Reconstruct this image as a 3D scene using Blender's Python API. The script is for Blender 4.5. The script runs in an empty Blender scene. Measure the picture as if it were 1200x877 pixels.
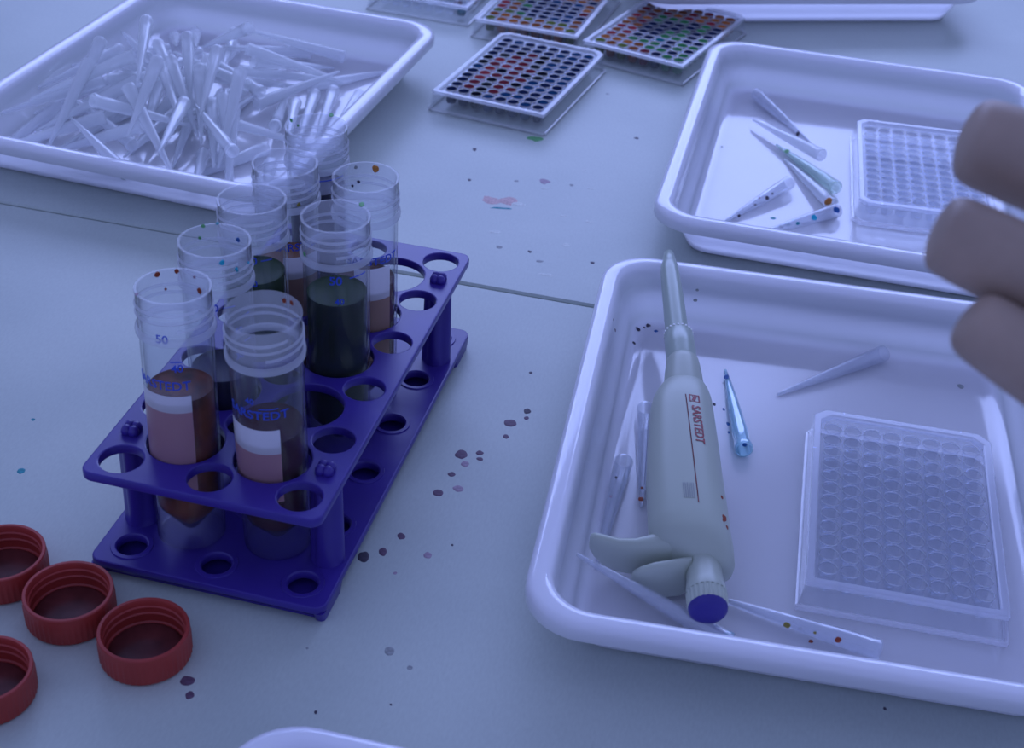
import bpy, bmesh, math, random
from mathutils import Vector, Matrix
from mathutils.bvhtree import BVHTree

# ------------------------------------------------------------------ camera, light, exposure
scene = bpy.context.scene
COL = scene.collection
MM = 0.001                       # everything below is written in millimetres
F_PX, CAM_H, PITCH, ROLL = 1685.33, 409.08, 0.60329, 0.06531
FW = Vector((0, math.cos(PITCH), -math.sin(PITCH)))
RT0 = Vector((1, 0, 0)); UP0 = RT0.cross(FW)
RT = RT0 * math.cos(ROLL) + UP0 * math.sin(ROLL)
UP = UP0 * math.cos(ROLL) - RT0 * math.sin(ROLL)
CAM = Vector((0, 0, CAM_H))

cd = bpy.data.cameras.new('camera'); cam = bpy.data.objects.new('camera', cd); COL.objects.link(cam)
cam.matrix_world = Matrix((
    (RT.x, UP.x, -FW.x, 0), (RT.y, UP.y, -FW.y, 0), (RT.z, UP.z, -FW.z, CAM_H * MM), (0, 0, 0, 1)))
cd.sensor_width = 36; cd.lens = F_PX * 36 / 1200
cd.clip_start = 0.01; cd.clip_end = 50
cd.dof.use_dof = True; cd.dof.focus_distance = 0.66; cd.dof.aperture_fstop = 19
scene.camera = cam

w = bpy.data.worlds.new('world'); scene.world = w; w.use_nodes = True
bg = w.node_tree.nodes['Background']
bg.inputs[0].default_value = (0.36, 0.455, 1.0, 1); bg.inputs[1].default_value = 0.66

def area(name, loc, target, sx, sy, power, col):
    l = bpy.data.lights.new(name, 'AREA'); l.shape = 'RECTANGLE'; l.size = sx; l.size_y = sy
    l.energy = power; l.color = col
    o = bpy.data.objects.new(name, l); COL.objects.link(o)
    o.location = loc
    o.rotation_euler = (Vector(target) - Vector(loc)).to_track_quat('-Z', 'Y').to_euler()
    return o
area('window_light', (0.1, 3.12, 1.36), (0.1, 0.0, 1.36), 2.8, 1.25, 56, (0.37, 0.47, 1.0))

vs = scene.view_settings
vs.view_transform = 'Standard'; vs.look = 'None'; vs.exposure = 0.06; vs.gamma = 1.0
vs.use_curve_mapping = False
scene.cycles.transparent_max_bounces = 48
scene.cycles.max_bounces = 10
scene.cycles.caustics_reflective = False
scene.cycles.caustics_refractive = False

def ray(px, py):
    return FW + RT * ((px - 600) / F_PX) - UP * ((py - 438.5) / F_PX)
def at(px, py, z=0.0):                      # the place (mm) at height z that the photograph shows at a pixel
    d = ray(px, py); t = (z - CAM_H) / d.z
    return CAM + d * t
def atd(px, py, depth):                     # the place (mm) at a given distance along the view
    return CAM + ray(px, py) * depth

# ------------------------------------------------------------------ materials
def new_mat(name):
    m = bpy.data.materials.new(name); m.use_nodes = True
    nt = m.node_tree
    return m, nt, nt.nodes['Principled BSDF']
def noise_bump(nt, b, scale, strength, dist=0.0002, detail=3):
    tc = nt.nodes.new('ShaderNodeTexCoord'); n = nt.nodes.new('ShaderNodeTexNoise')
    n.inputs['Scale'].default_value = scale; n.inputs['Detail'].default_value = detail
    nt.links.new(tc.outputs['Object'], n.inputs['Vector'])
    bp = nt.nodes.new('ShaderNodeBump'); bp.inputs['Strength'].default_value = strength
    bp.inputs['Distance'].default_value = dist
    nt.links.new(n.outputs['Fac'], bp.inputs['Height']); nt.links.new(bp.outputs['Normal'], b.inputs['Normal'])
    return tc, n
def plain(name, col, rough=0.4, spec=0.5, bump=None, var=0.0, vscale=60, **kw):
    m, nt, b = new_mat(name)
    b.inputs['Base Color'].default_value = (*col, 1); b.inputs['Roughness'].default_value = rough
    b.inputs['Specular IOR Level'].default_value = spec
    for k, v in kw.items(): b.inputs[k].default_value = v
    if bump: noise_bump(nt, b, *bump)
    if var:
        tc = nt.nodes.new('ShaderNodeTexCoord'); n = nt.nodes.new('ShaderNodeTexNoise')
        n.inputs['Scale'].default_value = vscale; n.inputs['Detail'].default_value = 4
        nt.links.new(tc.outputs['Object'], n.inputs['Vector'])
        r = nt.nodes.new('ShaderNodeValToRGB')
        r.color_ramp.elements[0].position = 0.3; r.color_ramp.elements[1].position = 0.7
        r.color_ramp.elements[0].color = (*[c * (1 - var) for c in col], 1)
        r.color_ramp.elements[1].color = (*[min(1, c * (1 + var)) for c in col], 1)
        nt.links.new(n.outputs['Fac'], r.inputs['Fac']); nt.links.new(r.outputs['Color'], b.inputs['Base Color'])
    return m
def clear(name, cloud=0.1, tint=(0.95, 0.96, 0.98), ccol=(0.85, 0.87, 0.9), rough=0.06, ior=1.45, bump=None, gcol=1.0):
    """clear moulded plastic: see-through, a little cloudy, reflecting more at glancing angles"""
    m = bpy.data.materials.new(name); m.use_nodes = True; nt = m.node_tree; nt.nodes.clear()
    out = nt.nodes.new('ShaderNodeOutputMaterial')
    tr = nt.nodes.new('ShaderNodeBsdfTransparent'); tr.inputs[0].default_value = (*tint, 1)
    df = nt.nodes.new('ShaderNodeBsdfDiffuse'); df.inputs[0].default_value = (*ccol, 1)
    tl = nt.nodes.new('ShaderNodeBsdfTranslucent'); tl.inputs[0].default_value = (*ccol, 1)
    gl = nt.nodes.new('ShaderNodeBsdfGlossy'); gl.inputs['Color'].default_value = (gcol, gcol, gcol, 1); gl.inputs['Roughness'].default_value = rough
    lw = nt.nodes.new('ShaderNodeLayerWeight'); pw = nt.nodes.new('ShaderNodeMath'); pw.operation = 'POWER'; pw.inputs[1].default_value = 5
    fr = nt.nodes.new('ShaderNodeMath'); fr.operation = 'MULTIPLY_ADD'; f0 = ((ior - 1) / (ior + 1)) ** 2
    fr.inputs[1].default_value = 1 - f0; fr.inputs[2].default_value = f0
    nt.links.new(lw.outputs['Facing'], pw.inputs[0]); nt.links.new(pw.outputs[0], fr.inputs[0])
    half = nt.nodes.new('ShaderNodeMixShader'); half.inputs[0].default_value = 0.5
    m1 = nt.nodes.new('ShaderNodeMixShader'); m1.inputs[0].default_value = cloud
    m2 = nt.nodes.new('ShaderNodeMixShader')
    L = nt.links
    L.new(df.outputs[0], half.inputs[1]); L.new(tl.outputs[0], half.inputs[2])
    L.new(tr.outputs[0], m1.inputs[1]); L.new(half.outputs[0], m1.inputs[2])
    L.new(fr.outputs[0], m2.inputs[0]); L.new(m1.outputs[0], m2.inputs[1]); L.new(gl.outputs[0], m2.inputs[2])
    L.new(m2.outputs[0], out.inputs['Surface'])
    if bump:
        tc = nt.nodes.new('ShaderNodeTexCoord'); n = nt.nodes.new('ShaderNodeTexNoise'); n.inputs['Scale'].default_value = bump[0]
        bp = nt.nodes.new('ShaderNodeBump'); bp.inputs['Strength'].default_value = bump[1]; bp.inputs['Distance'].default_value = 0.0003
        L.new(tc.outputs['Object'], n.inputs['Vector']); L.new(n.outputs['Fac'], bp.inputs['Height'])
        L.new(bp.outputs['Normal'], gl.inputs['Normal'])
    return m

def table_material():
    m, nt, b = new_mat('table laminate')
    tc = nt.nodes.new('ShaderNodeTexCoord')
    n1 = nt.nodes.new('ShaderNodeTexNoise'); n1.inputs['Scale'].default_value = 9; n1.inputs['Detail'].default_value = 6
    n2 = nt.nodes.new('ShaderNodeTexNoise'); n2.inputs['Scale'].default_value = 900; n2.inputs['Detail'].default_value = 2
    mp = nt.nodes.new('ShaderNodeMapping'); mp.inputs['Scale'].default_value = (1, 0.35, 1)
    nt.links.new(tc.outputs['Object'], n1.inputs['Vector']); nt.links.new(tc.outputs['Object'], mp.inputs['Vector'])
    nt.links.new(mp.outputs['Vector'], n2.inputs['Vector'])
    r = nt.nodes.new('ShaderNodeValToRGB')
    r.color_ramp.elements[0].position = 0.3; r.color_ramp.elements[1].position = 0.72
    r.color_ramp.elements[0].color = (0.50, 0.565, 0.50, 1); r.color_ramp.elements[1].color = (0.60, 0.66, 0.575, 1)
    nt.links.new(n1.outputs['Fac'], r.inputs['Fac'])
    mx = nt.nodes.new('ShaderNodeMix'); mx.data_type = 'RGBA'; mx.blend_type = 'MULTIPLY'; mx.inputs['Factor'].default_value = 0.16
    nt.links.new(r.outputs['Color'], mx.inputs['A']); nt.links.new(n2.outputs['Fac'], mx.inputs['B'])
    nt.links.new(mx.outputs['Result'], b.inputs['Base Color'])
    b.inputs['Roughness'].default_value = 0.42; b.inputs['Specular IOR Level'].default_value = 0.35
    bp = nt.nodes.new('ShaderNodeBump'); bp.inputs['Strength'].default_value = 0.12; bp.inputs['Distance'].default_value = 0.0002
    nt.links.new(n2.outputs['Fac'], bp.inputs['Height']); nt.links.new(bp.outputs['Normal'], b.inputs['Normal'])
    return m

M = {}
M['table'] = table_material()
M['floor'] = plain('floor concrete', (0.3, 0.32, 0.34), 0.8, bump=(80, 0.3), var=0.15, vscale=6)
M['steel'] = plain('table leg steel', (0.45, 0.46, 0.48), 0.35, Metallic=0.8, var=0.05)
M['tray'] = plain('white tray plastic', (0.86, 0.85, 0.97), 0.09, 0.55, bump=(35, 0.03, 0.0006, 2), var=0.015, vscale=15)
tb = M['tray'].node_tree.nodes['Principled BSDF']; tb.inputs['Subsurface Weight'].default_value = 0.8; tb.inputs['Subsurface Radius'].default_value = (0.008, 0.008, 0.009); tb.inputs['Subsurface Scale'].default_value = 1.0
M['rack'] = plain('blue rack plastic', (0.044, 0.024, 0.25), 0.33, 0.45, bump=(260, 0.08), var=0.12, vscale=40)
M['cap'] = plain('red cap plastic', (0.37, 0.042, 0.034), 0.42, 0.35, bump=(200, 0.05), var=0.12, vscale=50)
M['tube'] = clear('tube polypropylene', 0.026, (0.95, 0.96, 0.98), (0.9, 0.92, 0.94), 0.12, 1.42, gcol=0.7)
M['neck'] = clear('frosted tube neck', 0.17, (0.95, 0.96, 0.98), (0.92, 0.93, 0.95), 0.2, 1.42, gcol=0.5)
M['ring'] = clear('tube thread plastic', 0.38, (0.94, 0.95, 0.97), (0.94, 0.95, 0.97), 0.2, 1.45, gcol=0.6)
M['tip'] = clear('pipette tip plastic', 0.42, (0.99, 0.99, 1.0), (0.97, 1.0, 0.98), 0.2, 1.6)
M['tip_clear'] = clear('clear pipette tip plastic', 0.2, (0.93, 0.94, 0.96), (0.86, 0.9, 0.92), 0.1, 1.9)
M['tip_blue'] = clear('blue stained tip plastic', 0.32, (0.80, 0.94, 0.98), (0.66, 0.9, 0.94), 0.1, 1.9)
M['tip_green'] = clear('green stained tip plastic', 0.28, (0.9, 0.96, 0.93), (0.8, 0.92, 0.84), 0.12, 1.5)
M['plate'] = clear('polystyrene plate', 0.03, (0.965, 0.97, 0.98), (0.85, 0.88, 0.92), 0.04, 1.6)
M['plate_deck'] = clear('polystyrene plate deck', 0.04, (0.95, 0.96, 0.98), (0.88, 0.9, 0.93), 0.12, 1.25, gcol=0.5)
M['plate_rim'] = clear('polystyrene plate rim', 0.36, (0.95, 0.96, 0.98), (0.9, 0.91, 0.94), 0.12, 1.4)
M['well'] = clear('polystyrene well', 0.03, (0.94, 0.95, 0.97), (0.85, 0.88, 0.92), 0.04, 1.5)
M['pip'] = plain('grey green pipette plastic', (0.45, 0.495, 0.39), 0.36, 0.4, bump=(400, 0.04), var=0.02, vscale=30)
M['pip_dark'] = plain('pipette shaft plastic', (0.38, 0.45, 0.36), 0.28, 0.5, bump=(300, 0.04), var=0.02)
M['pip_gap'] = plain('pipette dark gap', (0.05, 0.05, 0.06), 0.6, var=0.1)
M['blue_cap'] = plain('blue plunger cap plastic', (0.03, 0.02, 0.22), 0.35, bump=(300, 0.05), var=0.06)
M['white_tick'] = plain('white ring plastic', (0.85, 0.86, 0.82), 0.3, var=0.02)
M['ink_red'] = plain('dark red print', (0.30, 0.045, 0.05), 0.5, var=0.06)
M['ink_grey'] = plain('grey print', (0.30, 0.33, 0.30), 0.5, var=0.06)
M['ink_blue'] = plain('blue print', (0.02, 0.07, 0.52), 0.5, var=0.08)
M['skin'] = plain('skin', (0.40, 0.29, 0.215), 0.5, 0.4, bump=(500, 0.25, 0.0003, 4), var=0.16, vscale=45)
M['skin'].node_tree.nodes['Principled BSDF'].inputs['Subsurface Weight'].default_value = 0.12
M['skin'].node_tree.nodes['Principled BSDF'].inputs['Subsurface Radius'].default_value = (0.004, 0.0015, 0.0008)
M['nail'] = plain('fingernail', (0.5, 0.33, 0.27), 0.3, var=0.04)
def label_mat():
    m = clear('white writing patch', 0.74, (0.9, 0.85, 0.88), (0.95, 0.94, 0.95), 0.3, 1.3); return m
M['patch'] = label_mat()
M['patch_pink'] = clear('writing patch over red liquid', 0.8, (0.9, 0.7, 0.75), (0.72, 0.44, 0.47), 0.3, 1.3)
M['patch_tan'] = clear('writing patch over brown liquid', 0.8, (0.9, 0.75, 0.7), (0.62, 0.42, 0.33), 0.3, 1.3)
M['flange'] = clear('polystyrene base flange', 0.3, (1, 1, 1), (1, 1, 1), 0.15, 1.7)
M['lattice'] = clear('polystyrene well rim', 0.3, (0.95, 0.96, 0.98), (0.9, 0.91, 0.94), 0.12, 1.35)
def liq(name, col, rough=0.25, var=0.25, spec=0.04, vs=70): return plain(name, col, rough, spec, var=var, vscale=vs)
M['liq_brown'] = liq('red brown liquid', (0.17, 0.042, 0.018), var=0.85, vs=60)
M['liq_dark'] = liq('black red liquid', (0.05, 0.010, 0.014))
M['liq_pink'] = liq('pink red liquid', (0.5, 0.09, 0.11))
M['liq_green'] = liq('black green liquid', (0.005, 0.014, 0.006), var=0.3)
M['liq_greentop'] = liq('dark green liquid', (0.025, 0.055, 0.012))
M['liq_navy'] = liq('navy liquid', (0.012, 0.014, 0.045))
M['liq_amber'] = liq('amber brown liquid', (0.22, 0.075, 0.02))
M['liq_coffee'] = liq('coffee brown liquid', (0.10, 0.030, 0.014))
WELLC = {'navy': (0.012, 0.018, 0.05), 'blue': (0.014, 0.045, 0.11), 'maroon': (0.14, 0.022, 0.03), 'black': (0.008, 0.008, 0.014),
         'orange': (0.34, 0.11, 0.03), 'brown': (0.22, 0.07, 0.025), 'green': (0.035, 0.16, 0.055), 'olive': (0.11, 0.14, 0.03), 'red': (0.26, 0.035, 0.04),
         'teal': (0.01, 0.12, 0.14)}
for k, c in WELLC.items(): M['w_' + k] = plain('well liquid ' + k, c, 0.3, 0.0, var=0.15, vscale=90)
DROPC = {'purple': (0.13, 0.075, 0.12), 'dark': (0.06, 0.05, 0.075), 'teal': (0.02, 0.26, 0.30), 'green': (0.12, 0.38, 0.14), 'pink': (0.62, 0.42, 0.40),
         'orange': (0.55, 0.22, 0.05), 'blue': (0.02, 0.10, 0.32), 'rust': (0.28, 0.05, 0.02), 'mauve': (0.38, 0.28, 0.34), 'cyan': (0.02, 0.42, 0.55), 'olive': (0.24, 0.20, 0.04),
         'pale': (0.68, 0.72, 0.64), 'grey': (0.30, 0.32, 0.31)}
for k, c in DROPC.items(): M['d_' + k] = plain('dried dye ' + k, c, 0.55, 0.3, var=0.25, vscale=600)
M['floor_disc'] = plain('dark red cap floor', (0.10, 0.022, 0.022), 0.3, 0.4, var=0.35, vscale=120)

# ------------------------------------------------------------------ helpers
MW = {}                                        # matrices of the things built so far
def link(name, me, mat=None, parent=None, mtx=None):
    o = bpy.data.objects.new(name, me); COL.objects.link(o)
    if mat is not None and me is not None and len(me.materials) == 0: me.materials.append(mat)
    mtx = mtx or Matrix.Identity(4)
    o.matrix_basis = mtx
    if parent is not None: o.parent = parent
    MW[o.name] = (MW[parent.name] @ mtx) if parent is not None else mtx
    return o
def tag(o, label=None, cat=None, group=None, kind=None):
    if label: o['label'] = label
    if cat: o['category'] = cat
    if group: o['group'] = group
    if kind: o['kind'] = kind
    return o
def mesh(name, verts, faces, smooth=True, mat=None):
    me = bpy.data.meshes.new(name)
    me.from_pydata([(v[0] * MM, v[1] * MM, v[2] * MM) for v in verts], [], faces); me.update()
    if smooth:
        for p in me.polygons: p.use_smooth = True
    if mat: me.materials.append(mat)
    return me
def sharp(me, deg=35):
    me.set_sharp_from_angle(angle=math.radians(deg)); return me
def T(x, y, z): return Matrix.Translation((x * MM, y * MM, z * MM))
def RZ(a): return Matrix.Rotation(a, 4, 'Z')
class B:
    """collects rings and boxes of one part"""
    def __init__(s): s.v = []; s.f = []
    def ring(s, pts): k = len(s.v); s.v += [tuple(p) for p in pts]; return list(range(k, k + len(pts)))
    def bridge(s, a, b, closed=True):
        n = len(a)
        for i in range(n if closed else n - 1): s.f.append((a[i], a[(i + 1) % n], b[(i + 1) % n], b[i]))
    def cap(s, a, flip=False): s.f.append(tuple(reversed(a)) if flip else tuple(a))
    def loft(s, rings, cap0=False, cap1=False):
        ids = [s.ring(r) for r in rings]
        for a, b in zip(ids, ids[1:]): s.bridge(a, b)
        if cap0: s.cap(ids[0], True)
        if cap1: s.cap(ids[-1])
        return ids
    def lathe(s, prof, n=32, cap0=False, cap1=False, off=(0, 0, 0), ribs=None):
        rr = []
        for r, z in prof:
            rr.append([(off[0] + r * math.cos(2 * math.pi * i / n), off[1] + r * math.sin(2 * math.pi * i / n), off[2] + z) for i in range(n)])
        return s.loft(rr, cap0, cap1)
    def box(s, x0, x1, y0, y1, z0, z1):
        k = len(s.v)
        s.v += [(x, y, z) for z in (z0, z1) for (x, y) in ((x0, y0), (x1, y0), (x1, y1), (x0, y1))]
        s.f += [(k + 3, k + 2, k + 1, k), (k + 4, k + 5, k + 6, k + 7)] + [(k + i, k + (i + 1) % 4, k + 4 + (i + 1) % 4, k + 4 + i) for i in range(4)]
    def mesh(s, name, smooth=True, deg=35, mat=None):
        me = mesh(name, s.v, s.f, smooth, mat)
        return sharp(me, deg) if smooth else me
def rrect(hx, hy, r, z, seg=6, cx=0, cy=0):
    r = max(0.05, min(r, hx - .01, hy - .01)); pts = []
    for (sx, sy, a0) in ((1, 1, 0), (-1, 1, 90), (-1, -1, 180), (1, -1, 270)):
        for i in range(seg + 1):
            a = math.radians(a0 + 90 * i / seg)
            pts.append((cx + sx * (hx - r) + r * math.cos(a), cy + sy * (hy - r) + r * math.sin(a), z))
    return pts
def plate_with_holes(name, outline, holes, thick, bevel, mat, z0=0.0):
    """flat plate (mm) with round holes, as a mesh"""
    cu = bpy.data.curves.new(name, 'CURVE'); cu.dimensions = '2D'; cu.fill_mode = 'BOTH'
    def spl(pts):
        s = cu.splines.new('POLY'); s.points.add(len(pts) - 1); s.use_cyclic_u = True
        for i, p in enumerate(pts): s.points[i].co = (p[0] * MM, p[1] * MM, 0, 1)
    spl(outline)
    for (x, y, r, n) in holes: spl([(x + r * math.cos(2 * math.pi * i / n), y + r * math.sin(2 * math.pi * i / n)) for i in range(n)])
    cu.extrude = (thick / 2 - bevel) * MM; cu.bevel_depth = bevel * MM; cu.bevel_resolution = 1
    cu.offset = -bevel * MM
    o = bpy.data.objects.new(name, cu); COL.objects.link(o)
    dg = bpy.context.evaluated_depsgraph_get()
    me = bpy.data.meshes.new_from_object(o.evaluated_get(dg)); me.name = name
    bpy.data.objects.remove(o); bpy.data.curves.remove(cu)
    me.transform(T(0, 0, z0 + thick / 2))
    for p in me.polygons: p.use_smooth = True
    sharp(me, 40); me.materials.clear(); me.materials.append(mat)
    return me
def text_mesh(name, body, size, mat, extrude=0.05, bold=0.0):
    cu = bpy.data.curves.new(name, 'FONT'); cu.body = body; cu.size = size * MM; cu.extrude = extrude * MM; cu.offset = bold * MM
    cu.align_x = 'CENTER'; cu.align_y = 'CENTER'; cu.resolution_u = 3
    o = bpy.data.objects.new(name, cu); COL.objects.link(o)
    dg = bpy.context.evaluated_depsgraph_get()
    me = bpy.data.meshes.new_from_object(o.evaluated_get(dg)); me.name = name
    bpy.data.objects.remove(o); bpy.data.curves.remove(cu)
    me.materials.clear(); me.materials.append(mat)
    return me
def wrap(me, radius, ang0, z0):
    """bend a flat print (x right, y up) round a cylinder, its middle at angle ang0"""
    for v in me.vertices:
        a = ang0 + v.co.x / (radius * MM); r = radius * MM + v.co.z
        v.co = Vector((r * math.cos(a), r * math.sin(a), z0 * MM + v.co.y))
    me.update(); return me
rnd = random.Random(7)
def blob(name, size_x, size_y, mat, h=0.25, seed=None, n=18, jag=0.16):
    rr = random.Random(seed if seed is not None else rnd.random())
    ph = [1 + rr.uniform(-jag, jag) * 1.5 for _ in range(n)]
    ph = [(ph[i - 1] + 2 * ph[i] + ph[(i + 1) % n]) / 4 for i in range(n)]
    pts0 = [(size_x / 2 * ph[i] * math.cos(2 * math.pi * i / n), size_y / 2 * ph[i] * math.sin(2 * math.pi * i / n), 0.0) for i in range(n)]
    b = B(); b.loft([pts0, [(x * .9, y * .9, h * .75) for x, y, _ in pts0], [(x * .55, y * .55, h) for x, y, _ in pts0]], True, True)
    return b.mesh(name, mat=mat)
BVH = {}
def bvh_of(o):
    if o.name not in BVH:
        me = o.data; mw = MW[o.name]
        BVH[o.name] = BVHTree.FromPolygons([mw @ v.co for v in me.vertices], [tuple(p.vertices) for p in me.polygons])
    return BVH[o.name]
def splat(target, parent, px, py, wpx, hpx, col, name='dye_spot', hit=0, h=0.2, jag=0.16, mat=None):
    """a dried drop on the surface of target, where the photograph shows one"""
    o = CAM * MM; d = ray(px, py).normalized(); t = bvh_of(target)
    loc = None
    for k in range(hit + 1):
        r = t.ray_cast(o, d)
        if r[0] is None: return None
        loc, nor, dist = r[0], r[1], r[3]; o = loc + d * 2e-5
    if nor.dot(d) > 0: nor = -nor
    depth = (loc - CAM * MM).dot(FW); sc = depth / F_PX / MM
    sx = RT - nor * RT.dot(nor); sx.normalize(); sy = nor.cross(sx)
    k = max(0.25, abs(sy.dot(UP)))
    me = blob(name, wpx * sc, hpx * sc / k, mat or M['d_' + col], h, jag=jag)
    mt = Matrix((( sx.x, sy.x, nor.x, loc.x), (sx.y, sy.y, nor.y, loc.y), (sx.z, sy.z, nor.z, loc.z), (0, 0, 0, 1)))
    return link(name, me, None, parent, MW[parent.name].inverted() @ mt)
def empty(name, mtx): return link(name, None, None, None, mtx)

# ------------------------------------------------------------------ setting: floor and the two table tops
tag(link('floor', mesh('floor', [(-3000, -2500, -740), (3000, -2500, -740), (3000, 3500, -740), (-3000, 3500, -740)], [(0, 1, 2, 3)], False), M['floor']), kind='structure')
SEAM = at(300, 289.5); SEAM_A = math.atan2(at(695, 360).y - at(0, 238).y, at(695, 360).x - at(0, 238).x)
def table(label, y0, y1):
    root = empty('table', T(SEAM.x, SEAM.y, -740) @ RZ(SEAM_A)); tag(root, label, 'table', None)
    b = B(); hx, hy, cy = 900, (y1 - y0) / 2, (y0 + y1) / 2
    b.loft([rrect(hx - 1.2, hy - 1.2, 6, 714, 3, 0, cy), rrect(hx, hy, 7, 715.2, 3, 0, cy), rrect(hx, hy, 7, 738.8, 3, 0, cy), rrect(hx - 1.2, hy - 1.2, 6, 740, 3, 0, cy)], True, True)
    top = link('table_top', b.mesh('table_top', deg=25), M['table'], root)
    for sx in (-1, 1):
        for sy in (-1, 1):
            l = B(); l.lathe([(16, 0), (16, 714)], 16, True, True)
            link('leg', l.mesh('leg'), M['steel'], root, T(sx * 820, cy + sy * (hy - 70), 0))
    return root, top
far_table, far_top = table('far pale table top holding the coloured plates and the tip tray', 0.9, 750)
near_table, near_top = table('near pale table top carrying the blue tube rack and red caps', -650, -0.9)

def slab(b, x0, x1, z0, z1, y0=3050, y1=3110): b.box(x0, x1, y0, y1, z0, z1)
wb = B(); slab(wb, -3000, -1320, -740, 2600); slab(wb, 1520, 3000, -740, 2600); slab(wb, -1320, 1520, -740, 700); slab(wb, -1320, 1520, 2000, 2600)
M['wall'] = plain('white wall paint', (0.72, 0.72, 0.72), 0.8, 0.3, bump=(120, 0.1), var=0.03)
tag(link('wall_back', wb.mesh('wall_back', False), M['wall']), kind='structure')
wf = B()
for q in ((-1320, -1270, 700, 2000), (1470, 1520, 700, 2000), (-1270, 1470, 700, 750), (-1270, 1470, 1950, 2000)): slab(wf, *q, 3040, 3105)
tag(link('window_1', wf.mesh('window_1', False), M['wall']), kind='structure')

# ------------------------------------------------------------------ trays
TR_W, TR_L, TR_H = 225.7, 283.9, 30.5
def tray_mesh():
    b = B(); hx, hy = TR_W / 2, TR_L / 2
    prof = [(24.5, 1.0), (22.5, 0.0), (20.5, 1.2), (11.5, 22.5), (9.6, 26.8), (1.2, 27.2), (0.6, 23.0), (0.0, 22.6), (-0.1, 25.5), (0.25, 28.2), (1.3, 29.8), (3.0, 30.5),
            (6.6, 30.5), (8.6, 29.9), (9.9, 28.4), (11.0, 24.5), (15.5, 11.0), (18.2, 6.2), (20.4, 4.0), (23.2, 2.7), (27.0, 2.2)]
    ids = b.loft([rrect(hx - i, hy - i, max(9, 25 - i * .55), z, 8) for i, z in prof])
    # underside and floor
    b.cap(ids[0], True); b.cap(ids[-1])
    return b.mesh('tray', deg=60, mat=M['tray'])
TRAY = tray_mesh()
def tray(x, y, a, label):
    o = link('tray', TRAY, None, None, T(x, y, 0.0) @ RZ(a)); return tag(o, label, 'tray', 'white plastic trays')
tray_pip = tray(138.6, 515.9, -0.1386, 'white plastic tray holding the grey pipette and an empty clear plate')
tray_hand = tray(209.2, 831.3, -0.2009, 'white plastic tray behind the fingers with loose tips and a clear plate')
tray_tips = tray(-209.7, 873.7, -0.2587, 'white plastic tray heaped with unused pipette tips')
A3 = 0.185
c3 = Vector((331, 1139, 0)) + RZ(A3) @ Vector((-(TR_L / 2 - 24), TR_W / 2 - 22, 0))
tray_far = tray(c3.x, c3.y, A3 + math.pi / 2, 'white plastic tray cut off by the top edge of the picture')
A5 = -0.20
c5 = at(334, 848, 30.5) + RZ(A5) @ Vector((-14 + TR_W / 2, -TR_L / 2 + 3, 0))
tray_near = tray(c5.x, c5.y, A5, 'white tray corner peeking in at the bottom edge beside the red caps')

# ------------------------------------------------------------------ tube rack
RX, RY, RA, PX, PY = -114.42, 431.88, -0.2128, 37.14, 37.67
RZT, RZB = 53.7, 8.8
def rk(i, j, z=0.0):
    v = RZ(RA) @ Vector((i * PX, j * PY, 0)); return Vector((RX + v.x, RY + v.y, z))
rack = empty('tube_rack', T(RX, RY, 0) @ RZ(RA)); tag(rack, 'blue plastic two-deck rack holding eight open tubes', 'tube rack')
def outline(x0, x1, y0, y1, r): return [(p[0], p[1]) for p in rrect((x1 - x0) / 2, (y1 - y0) / 2, r, 0, 5, (x0 + x1) / 2, (y0 + y1) / 2)]
Y0, Y1 = -12, 5 * PY + 12
hs = [(i * PX, j * PY, 8.6, 28) for i in (-1, 0, 1) for j in range(6)]
hb = [(i * PX, j * PY, 15.4, 40) for i in (-.5, .5) for j in (.5, 1.5, 2.5, 3.5, 4.5)]
link('top_deck', plate_with_holes('top_deck', outline(-49.5, 49.5, Y0, Y1, 5), hs + hb, 4.2, 0.7, M['rack'], RZT - 4.2), None, rack)
base = link('base_deck', plate_with_holes('base_deck', outline(-50.5, 50.5, Y0 - .5, Y1 + .5, 5), [(x, y, 6.2, 22) for x, y, r, n in hs], 3.6, 0.7, M['rack'], RZB - 3.6), None, rack)
rim = B()
for i, (x, y, r, n) in enumerate(hs):
    rim = B(); rim.lathe([(8.8, 0), (8.6, .5), (6.9, .5), (6.3, 0)], 24)
    link('well_ring', rim.mesh('well_ring') if i == 0 else bpy.data.meshes['well_ring'], M['rack'], rack, T(x, y, RZB))
und = B(); und.box(-47, 47, Y0 + 3, Y1 - 3, 0.6, 1.6)
link('base_pan', und.mesh('base_pan', False), M['rack'], rack)
for sx in (-1, 1):
    for (ya, yb) in ((Y0, Y0 + 24), (Y1 - 24, Y1)):
        ft = B(); ft.loft([rrect(2.2, 10, 2, 0, 3), rrect(2.6, 12, 2, 5.4, 3)], True, True)
        link('foot', ft.mesh('foot'), M['rack'], rack, T(sx * 47.6, (ya + yb) / 2, 0))
POSTS = [(sx * 41.2, y) for sx in (-1, 1) for y in (17.5, 5 * PY - 17.5)]
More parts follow.
